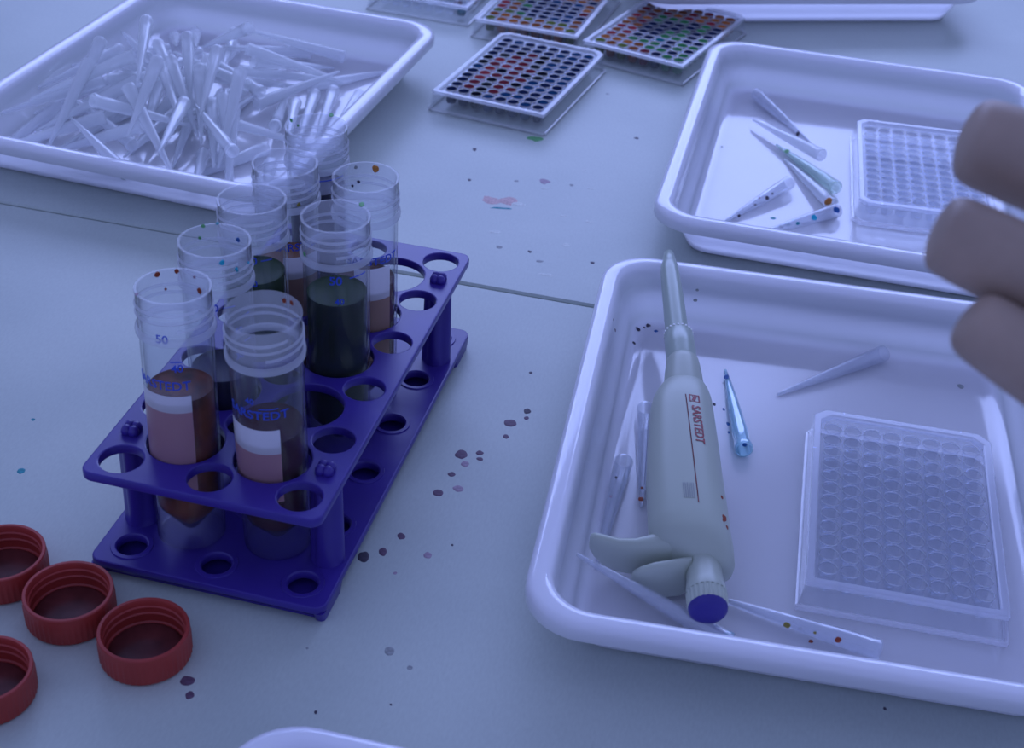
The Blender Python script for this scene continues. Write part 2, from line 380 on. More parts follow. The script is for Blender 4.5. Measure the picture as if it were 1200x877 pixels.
for k, (x, y) in enumerate(POSTS):
    if k == 0:
        pb = B(); n = 40
        def lobed(r, z, am): return [((r + am * math.cos(4 * a)) * math.cos(a), (r + am * math.cos(4 * a)) * math.sin(a), z) for a in [2 * math.pi * i / n for i in range(n)]]
        pb.loft([lobed(7.0, RZB, .2), lobed(6.4, RZB + 3, .9), lobed(5.9, RZT - 8, .9), lobed(6.4, RZT - 4.2, .3)], True, True)
        pm = pb.mesh('post', mat=M['rack'])
        hb_ = B()
        for q in range(4):
            a = math.pi / 4 + q * math.pi / 2; cx, cy = 2.1 * math.cos(a), 2.1 * math.sin(a)
            hb_.lathe([(1.8, 0), (2.35, 1.2), (2.3, 2.4), (1.6, 3.8), (.6, 4.4)], 10, True, True, (cx, cy, 0))
        hm = hb_.mesh('snap_head', mat=M['rack'])
    po = link('post', pm, None, rack, T(x, y, 0))
    link('snap_head', hm, None, po, T(0, 0, RZT - .6))

# ------------------------------------------------------------------ tubes
TUBE_H = 115.0
def tube_meshes():
    b = B()
    outer = [(13.55, 0.0), (13.9, 0.5), (13.95, 16), (14.05, 95.0), (14.1, 96.6)]
    b.lathe([(12.9, 0.0)] + outer, 48)
    neck = [(14.2, 99.8), (14.25, 114.4), (14.6, 114.7), (14.5, 115.0), (13.4, 115.0), (13.15, 114.6), (12.95, 100), (12.9, 18.0), (12.4, 15.5), (3.0, 2.8), (1.6, 2.2)]
    b.lathe([(14.1, 96.6)] + neck, 48, False, True)
    b.lathe([(12.9, 0.0), (12.85, 15.6)], 48)
    body = b.mesh('tube_body', deg=50, mat=M['tube']); body.materials.append(M['neck'])
    for p in body.polygons: p.material_index = 1 if p.center.z > 0.0968 else 0
    r = B()
    r.lathe([(14.1, 96.3), (15.2, 96.9), (15.3, 98.4), (15.1, 99.4), (14.2, 99.9)], 48)
    ring = r.mesh('collar', deg=50, mat=M['ring'])
    th = B(); n = 40; turns = 2.1; N = int(n * turns); rows = [[], [], []]
    for i in range(N + 1):
        a = 2 * math.pi * i / n; z = 103 + 7.2 * i / N; e = min(1, i / 6, (N - i) / 6)
        for q, (rr, dz) in enumerate(((14.22, -.75), (14.22 + .75 * e, 0), (14.22, .75))): rows[q].append((rr * math.cos(a), rr * math.sin(a), z + dz))
    ids = [th.ring(rw) for rw in rows]
    th.bridge(ids[0], ids[1], False); th.bridge(ids[1], ids[2], False)
    thread = th.mesh('screw_thread', deg=80, mat=M['ring'])
    return body, ring, thread
TB, TRG, TTH = tube_meshes()
def liquid_mesh(level, mat, top_mat=None):
    b = B(); prof = [(1.2, 2.6), (2.9, 3.1), (12.2, 15.8), (12.7, 18.2), (12.75, level), (12.3, level - .5), (11.0, level - .8)]
    b.lathe(prof, 40, True, True)
    me = b.mesh('liquid', deg=60, mat=mat)
    if top_mat:
        me.materials.append(top_mat)
        for p in me.polygons:
            if p.normal.z > .4 and p.center.z > (level - 3) * MM: p.material_index = 1
    return me
FACE = lambda p: math.atan2(CAM.y - p.y, CAM.x - p.x)        # which way a tube has to turn its print to face the viewer
def band(a0, a1, z0, z1, r, name, mat, t=0.12):
    b = B(); n = 14
    rows = []
    for rr, zz in ((r, z0), (r + t, z0), (r + t, z1), (r, z1)):
        rows.append([(rr * math.cos(a0 + (a1 - a0) * i / n), rr * math.sin(a0 + (a1 - a0) * i / n), zz) for i in range(n + 1)])
    ids = [b.ring(rw) for rw in rows]
    for p, q in ((0, 1), (1, 2), (2, 3), (3, 0)): b.bridge(ids[p], ids[q], False)
    return b.mesh(name, mat=mat, deg=50)
def tube(i, j, dtop, dbot, level, lmat, label, patch=None, prints=(), spots=(), top=None, tint=None):
    """open 50 ml screw tube; dtop and dbot say how far it leans away from the viewer"""
    base_ = rk(i, j, RZB + .15) + Vector((0, dbot, 0)); tip_ = rk(i, j, RZB + TUBE_H) + Vector((0, dtop, 0))
    zax = (tip_ - base_).normalized(); fa = FACE(base_); xax = Vector((math.cos(fa), math.sin(fa), 0)); xax = (xax - zax * xax.dot(zax)).normalized(); yax = zax.cross(xax)
    mt = Matrix(((xax.x, yax.x, zax.x, base_.x * MM), (xax.y, yax.y, zax.y, base_.y * MM), (xax.z, yax.z, zax.z, base_.z * MM), (0, 0, 0, 1)))
    lean = math.acos(min(1, zax.z)); mt = T(0, 0, 13.6 * math.sin(lean)) @ mt
    root = empty('centrifuge_tube', mt); tag(root, label, 'tube', 'open tubes standing in the blue rack')
    body = link('tube_body', TB, None, root)
    link('collar', TRG, None, root); link('screw_thread', TTH, None, root)
    link('liquid', liquid_mesh(level, lmat, top), None, root)
    if patch:
        a0, a1, z0, z1 = patch
        sp = level - 4 if tint else z0
        link('writing_patch', band(math.radians(a0), math.radians(a1), sp, z1, 14.12, 'writing_patch', M['patch']), None, root)
        if tint: link('tinted_patch', band(math.radians(a0), math.radians(a1), z0, sp, 14.12, 'tinted_patch', M[tint]), None, root)
    for (txt, ang, z, size) in prints:
        if txt == '-':
            link('graduation', band(math.radians(ang), math.radians(ang + size), z - .25, z + .25, 14.12, 'graduation', M['ink_blue'], .08), None, root)
        else:
            link('print', wrap(text_mesh('print', txt, size, M['ink_blue'], .04, .06), 14.16, math.radians(ang), z), None, root)
    for (px, py, s, c, hit) in spots:
        splat(body, root, px, py, s, s * .9, c, hit=hit, h=.35)
    return root
grad = [('-', -12, 88, 22), ('40', 20, 78.5, 4.2), ('-', -10, 78.5, 16), ('-', -10, 83, 9), ('50', -8, 91.5, 4.6), ('-', 0, 91.5, 24)]
tube(-.5, .5, 2.3, -3.0, 71, M['liq_brown'], 'tube of red-brown liquid at the front left of the rack, nearest the small red caps',
     (-78, 14, 30, 74.5), [('SARSTEDT', -36, 79, 5.4), ('40', -4, 87, 4.6), ('-', -14, 90, 18), ('50', -24, 99.5, 5.0)],
     [(184, 322, 7, 'rust', 0), (207, 318, 6, 'rust', 0), (234, 341, 7, 'rust', 0), (194, 339, 3, 'rust', 0), (160, 345, 4, 'mauve', 0), (228, 325, 4, 'mauve', 0)], tint='patch_pink')
tube(.5, .5, -4.6, 3.2, 62, M['liq_dark'], 'frontmost tube leaning forward with black-red liquid under a white patch',
     (-78, 14, 33, 70), [('SARSTEDT', -22, 77, 5.6), ('-', -16, 80.5, 30), ('40', -30, 83.5, 3.6)],
     [(333, 352, 6, 'rust', 0), (342, 355, 6, 'rust', 0)], tint='patch_pink')
tube(.5, 2.5, -.6, .3, 79, M['liq_green'], 'tube nearly full of black-green liquid in the middle of the right row', None,
     [('50', -2, 92, 5.6), ('-', 22, 93, 34), ('40', 4, 82, 4)], [(424, 240, 7, 'green', 0), (357, 298, 6, 'green', 0)], M['liq_greentop'])
tube(.5, 3.5, -1.2, .4, 64.5, M['liq_coffee'], 'tube with brown liquid and a yellow spot inside its lip, back of the right row',
     (-22, 47, 28, 77), [('SARSTEDT', 14, 80.5, 5.4)], [(440, 198, 9, 'orange', 0), (417, 196, 4, 'grey', 0), (420, 213, 4, 'dark', 0), (413, 218, 3, 'dark', 0)], tint='patch_tan')
tube(-.5, 1.5, 1.8, -.4, 56, M['liq_navy'], 'tube with turquoise spots inside its lip, second in the left row',
     None, [('50', -10, 92, 4.6), ('-', 6, 92, 20), ('40', 30, 80, 4), ('30', 30, 68, 4), ('-', 40, 74, 16), ('-', 40, 86, 16)],
     [(279, 281, 6, 'blue', 0), (260, 308, 6, 'cyan', 0), (238, 265, 5, 'green', 0), (255, 262, 4, 'teal', 0), (277, 315, 4, 'cyan', 0), (291, 308, 3, 'cyan', 0), (278, 318, 4, 'teal', 0), (234, 279, 4, 'green', 0)])
tube(-.5, 2.5, 1.4, -.3, 81, M['liq_greentop'], 'tube of dark green liquid in the middle of the left row', None,
     [('50', -6, 93, 4.8), ('-', 10, 93, 20), ('40', -6, 82, 4.2)], [])
tube(-.5, 3.5, -.2, .2, 68, M['liq_amber'], 'tube of amber-brown liquid with a white patch, fourth in the left row',
     (-10, 62, 30, 75), [('SARSTEDT', 24, 80, 5.4)], [(350, 240, 5, 'olive', 0)], tint='patch_tan')
tube(-.5, 4.5, 1.3, -.2, 86, M['liq_navy'], 'farthest tube of the left row, with a blue line below its neck', None,
     [('-', -4, 94, 60), ('50', -10, 90, 4.6)], [(388, 135, 6, 'green', 0), (341, 141, 5, 'green', 0), (349, 147, 3, 'green', 0)])

# ------------------------------------------------------------------ red caps
def cap_mesh():
    b = B(); n = 144; H = 13.5
    def ribbed(r, z, am): return [((r + (am if i % 3 == 0 else 0)) * math.cos(2 * math.pi * i / n), (r + (am if i % 3 == 0 else 0)) * math.sin(2 * math.pi * i / n), z) for i in range(n)]
    rings = [ribbed(16.2, 0, 0), ribbed(17.0, .8, .1), ribbed(17.15, 1.6, .35), ribbed(17.25, 9.6, .35), ribbed(17.3, 10.6, 0), ribbed(17.3, H - .5, 0), ribbed(17.0, H, 0), ribbed(15.9, H, 0), ribbed(15.6, H - .5, 0),
             ribbed(15.5, 10.6, 0), ribbed(15.0, 10.1, 0), ribbed(15.0, 9.6, 0), ribbed(15.5, 9.1, 0), ribbed(15.5, 7.2, 0), ribbed(15.0, 6.7, 0), ribbed(15.0, 6.2, 0), ribbed(15.5, 5.7, 0), ribbed(15.5, 2.6, 0), ribbed(14.9, 2.1, 0),
             ribbed(13.2, 2.0, 0), ribbed(12.9, 2.9, 0), ribbed(12.3, 2.9, 0), ribbed(12.0, 2.0, 0)]
    b.loft(rings, True, True)
    return b.mesh('screw_cap', deg=30, mat=M['cap'])
CAP = cap_mesh()
for (px, py, lab, a) in ((168, 737, 'upturned red screw cap nearest the blue rack, rightmost of the caps', .2), (79.5, 692, 'upturned red screw cap between two others, fully in view', .9),
                         (1, 647, 'upturned red screw cap at the left edge, farthest of the four', 1.7), (-19, 784, 'upturned red screw cap cut off at the lower left edge', 2.3)):
    p = at(px, py, 13.5)
    co = tag(link('screw_cap', CAP, None, None, T(p.x, p.y, 0) @ RZ(a)), lab, 'cap', 'red screw caps lying open side up')
    if 'floor_disc' not in bpy.data.meshes:
        rs_ = B(); rs_.lathe([(14.6, 2.05), (14.2, 2.5), (12.8, 3.0), (3, 3.05)], 40, True, True); rs_.mesh('floor_disc', mat=M['floor_disc'])
    link('cap_floor_disc', bpy.data.meshes['floor_disc'], None, co)  # darker red disc covering the floor inside each cap

# ------------------------------------------------------------------ 96-well plates
PW, PL, PH, INS = 85.48, 127.76, 14.4, 2.24
WX = [(-31.5 + 9 * i) for i in range(8)]; WY = [(-49.5 + 9 * j) for j in range(12)]
def chamfer(hx, hy, c, z, both):
    pts = []
    for (sx, sy) in ((1, 1), (-1, 1), (-1, -1), (1, -1)):
        k = c if (sx, sy) in both else 0.8
        a, d = (sx * hx, sy * (hy - k)), (sx * (hx - k), sy * hy)
        pts += ([(a[0], a[1], z), (d[0], d[1], z)] if sx * sy > 0 else [(d[0], d[1], z), (a[0], a[1], z)])
    return pts
def plate_meshes(cor):
    hx, hy = PW / 2, PL / 2
    deck = plate_with_holes('well_deck', [(p[0], p[1]) for p in rrect(hx - INS - 3.6, hy - INS - 3.6, 2, 0, 2)], [(x, y, 3.85, 16) for x in WX for y in WY], 0.9, 0.0001, M['plate_deck'], PH - 2.3)
    s = B()
    C = lambda i, z: chamfer(hx - i, hy - i, 5.0, z, cor)
    s.loft([C(0.9, 2.4), C(INS, PH - 2.4)])
    s.loft([C(1.6, 2.2), C(INS + 1.1, PH - 2.4)])
    fl = B(); fl.loft([C(1.6, 2.2), C(1.5, 0.0), C(0.0, 0.0), C(0.0, 2.0), C(0.9, 2.4)]); flange = fl.mesh('base_flange', smooth=False, mat=M['flange'])
    skirt = s.mesh('skirt', smooth=False, mat=M['plate'])
    r = B(); r.loft([C(INS, PH - 2.4), C(INS - .1, PH - .3), C(INS + .3, PH), C(INS + 2.9, PH), C(INS + 3.4, PH - .4), C(INS + 3.6, PH - 2.3), C(INS + 1.1, PH - 2.4)])
    rim = r.mesh('rim', smooth=False, mat=M['plate_rim'])
    n = B(); n.box(-.35, .35, -1.0, 1.0, 0, 2.6)
    notch = n.mesh('rim_notch', False, mat=M['plate'])
    return deck, skirt, rim, notch, flange
wl = B(); wl.lathe([(4.2, PH - 1.5), (4.15, PH - 1.1), (3.95, PH - 1.1), (3.8, PH - 1.6), (3.6, 4.6), (3.2, 3.0), (1.5, 2.5)], 14, False, True)
WELL = wl.mesh('well', deg=60, mat=M['well']); WELL.materials.append(M['lattice'])
for p in WELL.polygons: p.material_index = 1 if p.center.z > (PH - 1.4) * MM else 0
LIQ = {}
def well_liquid(level):
    if level not in LIQ:
        b = B(); b.lathe([(1.5, 2.7), (3.1, 3.2), (3.45, 4.7), (3.5 + .015 * level, level)], 12, True, True)
        LIQ[level] = b.mesh('well_liquid', deg=50, mat=M['w_navy'])
    return LIQ[level]
PM = {}
def plate(x, y, a, z, label, cor, colour=None, seed=1, level=13.0, group='empty clear 96-well plates'):
    key = tuple(sorted(cor))
    if key not in PM: PM[key] = plate_meshes(cor)
    deck, skirt, rim, notch, flange = PM[key]
    root = empty('well_plate', T(x, y, z) @ RZ(a)); tag(root, label, 'well plate', group)
    sk = link('skirt', skirt, None, root); link('base_flange', flange, None, root); link('rim', rim, None, root); link('well_deck', deck, None, root)
    for (nx, ny, sx) in ((-27, -1, 0), (27, -1, 0), (-27, 1, 0), (27, 1, 0)):
        link('rim_notch', notch, None, root, T(nx, ny * (PL / 2 - INS - .6), PH - 2.4))
    for (nx, ny) in ((-1, -30), (-1, 30), (1, -30), (1, 0), (1, 30)):
        link('rim_notch', notch, None, root, T(nx * (PW / 2 - INS - .6), ny, PH - 2.4) @ RZ(math.pi / 2))
    rr = random.Random(seed)
    for iy, wy in enumerate(WY):
        for ix, wx in enumerate(WX):
            link('well', WELL, None, root, T(wx, wy, 0) @ RZ((ix * 7 + iy) * .3))
            if colour:
                c = colour(ix, iy, rr)
                if c:
                    lq = link('well_liquid', well_liquid(level), None, root, T(wx, wy, 0))
                    lq.material_slots[0].link = 'OBJECT'; lq.material_slots[0].material = M['w_' + c]
    return root, sk
plate(174.2, 490.1, -0.1666, 2.3, 'empty clear 96-well plate beside the grey pipette', ((1, 1), (-1, 1)))
ca = -0.146; cc = Vector((198.5, 773.5, 0)) + RZ(ca) @ Vector((PW / 2, PL / 2, 0))
plate(cc.x, cc.y, ca, 2.3, 'empty clear 96-well plate partly hidden behind the fingertips', ((-1, -1), (-1, 1)))
def colB(ix, iy, r):
    if 1 <= ix <= 4 and 1 <= iy <= 9 and (ix - 2.4) ** 2 / 4 + (iy - 4.6) ** 2 / 20 < 1.2: return r.choice(['maroon', 'maroon', 'red', 'black', 'maroon'])
    if iy >= 10 or ix == 7: return r.choice(['navy', 'blue', 'navy', 'blue'])
    return r.choice(['navy', 'navy', 'black', 'blue'])
plate_b, skb = plate(-6.7, 946.2, -0.353, 0, '96-well plate filled with navy and maroon liquid, frontmost of the filled plates', ((1, 1), (-1, 1)), colB, 3, group='96-well plates filled with coloured liquids')
def colD(ix, iy, r):
    if iy >= 9: return r.choice(['orange', 'brown', 'orange', 'red'])
    if ix <= 1 and iy > 1: return r.choice(['red', 'brown', 'orange', 'maroon'])
    if iy <= 1 and ix <= 3: return r.choice(['orange', 'brown', 'olive'])
    if 2 <= ix <= 3 and 3 <= iy <= 6: return r.choice(['navy', 'green', 'navy'])
    if ix >= 5 and iy <= 3: return r.choice(['green', 'navy', 'green'])
    if iy == 0: return r.choice(['maroon', 'brown'])
    return r.choice(['green', 'green', 'navy', 'green', 'teal'])
da = -0.475
dc = Vector((108.6, 969.8, 0)) + RZ(da) @ Vector((-PW / 2, PL / 2, 0))
plate(dc.x, dc.y, da, 0, '96-well plate with green and orange-red wells touching the tray rim', ((1, 1), (-1, 1)), colD, 5, group='96-well plates filled with coloured liquids')
def colE(ix, iy, r):
    if iy <= 1: return r.choice(['brown', 'brown', 'orange', 'olive'])
    if ix <= 1: return r.choice(['olive', 'brown', 'red'])
    if ix == 2: return r.choice(['green', 'olive', 'navy'])
    if iy <= 6 and ix <= 6: return r.choice(['navy', 'navy', 'blue'])
    return r.choice(['brown', 'navy', 'maroon', 'orange'])
ea = -0.285; ec = Vector((-48.5, 1037.4, 0)) + RZ(ea) @ Vector((PW / 2, PL / 2, 0))
plate(ec.x, ec.y, ea, 0, '96-well plate with dark blue and brown wells, cut by the top edge in the middle', ((1, 1), (-1, 1)), colE, 9, group='96-well plates filled with coloured liquids')
fa_ = -0.27; fc = Vector((-49.5, 1058.0, 0)) + RZ(fa_) @ Vector((-PW / 2 - 1, PL / 2, 0))
def colF(ix, iy, r): return 'teal' if (ix == 7 and iy == 0) else (r.choice(['red', 'maroon']) if iy >= 2 and r.random() < .45 else None)
plate(fc.x, fc.y, fa_, 0, 'mostly empty clear plate with a bright blue corner well behind the tip tray', ((1, 1), (-1, 1)), colF, 11, 6.0)

# ------------------------------------------------------------------ pipette
E0, E1 = at(830, 716, 17), at(784, 297, 36)
ya = (E1 - E0).normalized(); xa = ya.cross(Vector((0, 0, 1))).normalized(); za = xa.cross(ya)
PIP = Matrix(((xa.x, ya.x, za.x, E0.x * MM), (xa.y, ya.y, za.y, E0.y * MM), (xa.z, ya.z, za.z, E0.z * MM), (0, 0, 0, 1)))
pip = empty('pipette', PIP); tag(pip, 'grey-green adjustable pipette with a blue plunger cap lying across the tray', 'pipette')
def sec(y, hw, hh, cx=0, cz=0, e=2.4, n=36):
    pts = []
    for i in range(n):
        a = 2 * math.pi * i / n; c, s = math.cos(a), math.sin(a)
        pts.append((cx + hw * math.copysign(abs(c) ** (2 / e), c), y, cz + hh * math.copysign(abs(s) ** (2 / e), s)))
    return pts[::-1]
def pip_part(name, secs, mat, parent=pip, deg=40, caps=(True, True)):
    b = B(); b.loft([sec(*q) for q in secs], *caps); return link(name, b.mesh(name, deg=deg), mat, parent)
body = pip_part('body', [(21.5, 5, 4.5, 4.5, -1.5), (22.2, 7.8, 6.8, 4.0, -1.5), (24.5, 10.2, 9.0, 2.6, -1), (28, 12.6, 10.8, .2, -.5), (32, 15.2, 12.4, -2.4, 0), (37, 16.6, 13.2, -4.0, 0), (44, 16.9, 13.5, -4.4, 0), (55, 16.8, 13.5, -4.3, 0), (76, 16.4, 13.2, -4.2, 0), (95, 15.7, 12.6, -3.4, 0), (110, 15.0, 12.0, -2.8, 0),
      (120, 14.4, 11.4, -2.2, 0), (127, 13.4, 10.6, -1.6, 0), (132, 12.0, 9.6, -.9, 0), (135.4, 10.6, 8.8, -.5, 0), (136.6, 9.9, 8.4, -.4, 0)], M['pip'], deg=70)
pip_part('neck', [(134, 9.6, 8.3, -.3, 0, 2), (139, 9.4, 8.3, 0, 0, 2), (147, 8.8, 8.1, .4, 0, 2), (153, 8.2, 7.9, .6, 0, 2), (156, 7.9, 7.6, .6, 0, 2), (157, 7.4, 7.2, .6, 0, 2)], M['pip'])
col_ = pip_part('collar', [(155, 7.2, 7.0, .5, 0, 2), (166, 7.4, 7.2, .5, 0, 2), (177.6, 7.1, 6.9, .3, 0, 2), (178.4, 6.6, 6.5, .3, 0, 2)], M['pip_dark'])
for q in range(22):
    a = 2 * math.pi * q / 22; t = B(); t.box(-.45, .45, -.5, .5, -.35, .35)
    link('collar_tooth', t.mesh('collar_tooth', False) if q == 0 else bpy.data.meshes['collar_tooth'], M['white_tick'], col_, T(.3 + 6.9 * math.cos(a), 178.2, 6.7 * math.sin(a)))
pip_part('shaft', [(176, 5.7, 5.6, -.3, 0, 2), (190, 5.6, 5.5, -.4, 0, 2), (208, 5.4, 5.2, -.4, 0, 2), (230, 4.9, 4.8, -.6, 0, 2), (236.5, 4.5, 4.5, -.6, 0, 2), (238.2, 4.0, 4.0, -.5, 0, 2), (243, 3.3, 3.3, -.3, 0, 2), (249, 2.4, 2.4, -.2, 0, 2), (249.6, 1.8, 1.8, -.2, 0, 2)], M['pip_dark'])
# finger hook: a curved lip reaching out to the left
def loft_x(stations, n=20, e=3.2):
    out = []
    for (x, y0, y1, z0, z1) in stations:
        cy, cz, hy, hz = (y0 + y1) / 2, (z0 + z1) / 2, (y1 - y0) / 2, (z1 - z0) / 2
        out.append([(x, cy + hy * math.copysign(abs(math.cos(a)) ** (2 / e), math.cos(a)), cz + hz * math.copysign(abs(math.sin(a)) ** (2 / e), math.sin(a))) for a in [2 * math.pi * i / n for i in range(n)]])
    return out
hk = B(); hk.loft(loft_x([(0, 27, 52, -11, 9.8), (-8, 27.4, 48, -12.5, 8.4), (-14, 28, 43, -13.5, 6.6), (-20, 29, 39, -14.8, 4.4), (-27, 30, 37, -15.6, 2.8), (-34, 31, 36.6, -15, 2.2), (-40, 32.2, 38, -12.5, 2.6), (-43.6, 33.6, 38.6, -9, 2.6), (-45.2, 35, 38.8, -6.5, 1.2), (-45.8, 36, 38, -5, 0)]), True, True)
link('finger_hook', hk.mesh('finger_hook', deg=70), M['pip'], pip)
ej = B(); ej.loft(loft_x([(-5.5, 20, 25, -13.5, 5.6), (-8.6, 18.5, 24.5, -14.6, 5.8), (-14, 18.0, 24, -15.2, 4.6), (-20, 18.2, 24, -15.4, 2.6), (-25, 19, 24, -15.2, -.4), (-27.8, 20, 24, -13.6, -3.4), (-28.8, 21, 23.4, -11.6, -6)]), True, True)
link('ejector_button', ej.mesh('ejector_button', deg=70), M['pip'], pip)
gp = B(); gp.loft(loft_x([(0, 22, 28, -9, 2), (-7, 22, 28, -10, 3)]), True, True)
link('ejector_gap', gp.mesh('ejector_gap'), M['pip_gap'], pip)
plg = pip_part('plunger', [(8, 8.3, 8.3, 0, 0, 2), (12, 8.0, 8.0, 0, 0, 2), (13, 7.6, 7.6, 0, 0, 2), (22, 7.1, 7.1, 0, 0, 2), (28, 6.9, 6.9, 0, 0, 2)], M['pip'])
kn = B(); n = 96
kr = lambda y, r, am: [((r + (am if i % 4 < 2 else 0)) * math.cos(-2 * math.pi * i / n), y, (r + (am if i % 4 < 2 else 0)) * math.sin(-2 * math.pi * i / n)) for i in range(n)]
kn.loft([kr(1.2, 7.7, 0), kr(1.6, 7.8, .3), kr(8.0, 8.0, .35), kr(8.6, 7.9, 0)], True, True)
link('volume_dial', kn.mesh('volume_dial', deg=25), M['pip'], plg)
pip_part('plunger_cap', [(-1.2, 5.6, 5.6, 0, 0, 2), (-.9, 6.8, 6.8, 0, 0, 2), (.2, 7.7, 7.7, 0, 0, 2), (1.5, 7.9, 7.9, 0, 0, 2)], M['blue_cap'], plg, 60)
# prints on the upper face of the body, laid on its curved surface
BT = BVHTree.FromPolygons([v.co for v in body.data.vertices], [tuple(p.vertices) for p in body.data.polygons])
def lay(me, name, cx, cy, rot):
    c, s = math.cos(rot), math.sin(rot)
    for v in me.vertices:
        x, y = cx * MM + c * v.co.x - s * v.co.y, cy * MM + s * v.co.x + c * v.co.y
        h = BT.ray_cast(Vector((x, y, 0.05)), Vector((0, 0, -1)))
        v.co = Vector((x, y, (h[0].z if h[0] else 0.0125) + v.co.z + 0.0002))
    me.update(); return link(name, me, None, body)
lay(text_mesh('print', 'SARSTEDT', 5.6, M['ink_red'], .03, .12), 'print', 1.9, 98, -math.pi / 2)
ln = B(); ln.loft([[(-.22, -36 + 3.6 * i, 0), (.22, -36 + 3.6 * i, 0)] for i in range(21)]); 
lm = mesh('print_line', ln.v, [f for f in ln.f], False, M['ink_red']); lay(lm, 'print_line', -1.9, 83, 0)
lg = B(); 
for k in range(8): pass
def quad(b, x0, x1, y0, y1, sk=0.0):
    k = len(b.v); b.v += [(x0, y0, 0), (x1, y0, 0), (x1 + sk, y1, 0), (x0 + sk, y1, 0)]; b.f.append((k, k + 1, k + 2, k + 3))
quad(lg, -2.4, 2.4, -2.6, -2.0); quad(lg, -2.4, 2.4, 2.0, 2.6); quad(lg, -2.4, -1.8, -2.6, 2.6); quad(lg, 1.8, 2.4, -2.6, 2.6); quad(lg, -1.4, .2, -1.6, 1.6, 1.2); quad(lg, -.2, .2, -2, 2, -.8)
lay(mesh('print_logo', lg.v, lg.f, False, M['ink_red']), 'print_logo', 1.9, 116.5, 0)
for q in range(6): 
    z_ = B(); quad(z_, -.25, .25, -4.5, 4.5); lay(mesh('print_tick', z_.v, z_.f, False, M['ink_grey']), 'print_tick', -7.6 + q * .85, 54, 0)
for (px, py, s) in ((846, 583, 4), (849, 607, 7), (852, 618, 4), (848, 610, 4)):
    splat(body, body, px, py, s, s, 'rust')

# ------------------------------------------------------------------ pipette tips
TIP_L = 71.0
def tip_mesh(name, mat):
    b = B(); L0 = -TIP_L / 2
    outer = [(4.25, 0), (4.4, .5), (4.4, 3), (4.2, 3.4), (4.05, 12), (3.35, 28), (2.55, 44), (1.65, 58), (.75, 70.6), (.6, 71)]
    inner = [(.35, 71), (1.2, 57), (2.05, 43), (2.8, 27), (3.45, 12), (3.7, 0), (4.25, 0)]
    n = 14
    def rg(r, x): return [(L0 + x, r * math.cos(2 * math.pi * i / n), r * math.sin(2 * math.pi * i / n)) for i in range(n)]
    b.loft([rg(r, x) for r, x in outer + inner])
    return b.mesh(name, deg=60, mat=mat)
TIPS = {k: tip_mesh('pipette_tip', M[k]) for k in ('tip', 'tip_clear', 'tip_blue', 'tip_green')}
def tip_matrix(mouth, point):
    d = (point - mouth).normalized(); c = mouth + d * (TIP_L / 2)
    y = Vector((0, 0, 1)).cross(d).normalized(); z = d.cross(y)
    return Matrix(((d.x, y.x, z.x, c.x * MM), (d.y, y.y, z.y, c.y * MM), (d.z, y.z, z.z, c.z * MM), (0, 0, 0, 1)))
def tip(mouth, point, label, kind='tip_clear', group=None, spots=()):
    o = link('pipette_tip', TIPS[kind], None, None, tip_matrix(mouth, point)); tag(o, label, 'pipette tip', group)
    for (px, py, s, c) in spots: splat(o, o, px, py, s, s * .8, c, h=.25)
    return o
GR1, GR2 = 'loose tips in the pipette tray', 'loose tips in the tray behind the fingers'
FZ = 2.3
tip(at(1036, 414, FZ + 4.5), at(903, 466, FZ + .8), 'clear pipette tip lying alone above the empty plate', 'tip_clear', GR1)
tip(at(872, 527, FZ + 4.5), at(851, 438, FZ + .8), 'blue-stained pipette tip right of the pipette body', 'tip_blue', GR1, [(851, 442, 6, 'blue'), (873, 521, 6, 'blue')])
tip(at(731, 540, FZ + 5.2), at(704, 645, FZ + 1), 'dark-spotted clear tip left of the pipette, above its finger hook', 'tip_clear', GR1, [(727, 615, 7, 'dark'), (722, 560, 3, 'dark'), (716, 582, 3, 'mauve'), (730, 590, 3, 'mauve')])
tip(at(757, 478, FZ + 4.5), at(751, 606, FZ + .8), 'clear tip with a red speck pressed against the left of the pipette', 'tip_clear', GR1, [(751, 585, 6, 'rust'), (752, 572, 3, 'rust')])
tip(at(676, 650, 17) + (at(800, 722, 9) - at(676, 650, 17)).normalized() * 71, at(676, 650, 17), 'clear tip propped across the near left corner below the finger hook', 'tip_clear', GR1)
tip(at(1032, 763, 9.0), at(856, 706, FZ + 2.2), 'clear tip with brown specks along the near rim beside the plunger cap', 'tip_clear', GR1, [(922, 733, 9, 'olive'), (982, 750, 8, 'rust'), (955, 742, 4, 'olive')])
tip(at(886, 110, FZ + 5.5), at(941, 160, FZ + .9), 'clear tip pointing down right with a dark point, farthest in its tray', 'tip_clear', GR2, [(935, 157, 6, 'dark')])
tip(at(963, 182, FZ + 9.5), at(878, 138, FZ + 4.0), 'long clear tip lying over the others, pointing up left', 'tip', GR2)
tip(at(980, 220, FZ + 5.5), at(921, 178, FZ + 2.5), 'greenish clear tip between the long clear one and the orange-stained one', 'tip_green', GR2, [(922, 177, 6, 'green')])
tip(at(975, 240, FZ + 5), at(921, 188, FZ + .9), 'clear tip with an orange stain inside its mouth', 'tip', GR2, [(971, 236, 10, 'orange')])
tip(at(925, 214, FZ + 5), at(853, 258, FZ + .9), 'dark-speckled clear tip at the lower left of its tray', 'tip_clear', GR2, [(899, 232, 6, 'dark'), (866, 253, 5, 'dark'), (905, 227, 3, 'dark'), (885, 240, 3, 'dark'), (890, 232, 3, 'mauve')])
tip(at(982, 246, FZ + 4.6), at(914, 268, FZ + .8), 'clear tip with turquoise dye near its mouth, nearest the rim', 'tip_clear', GR2, [(954, 255, 8, 'cyan'), (980, 246, 9, 'blue'), (935, 262, 5, 'teal')])
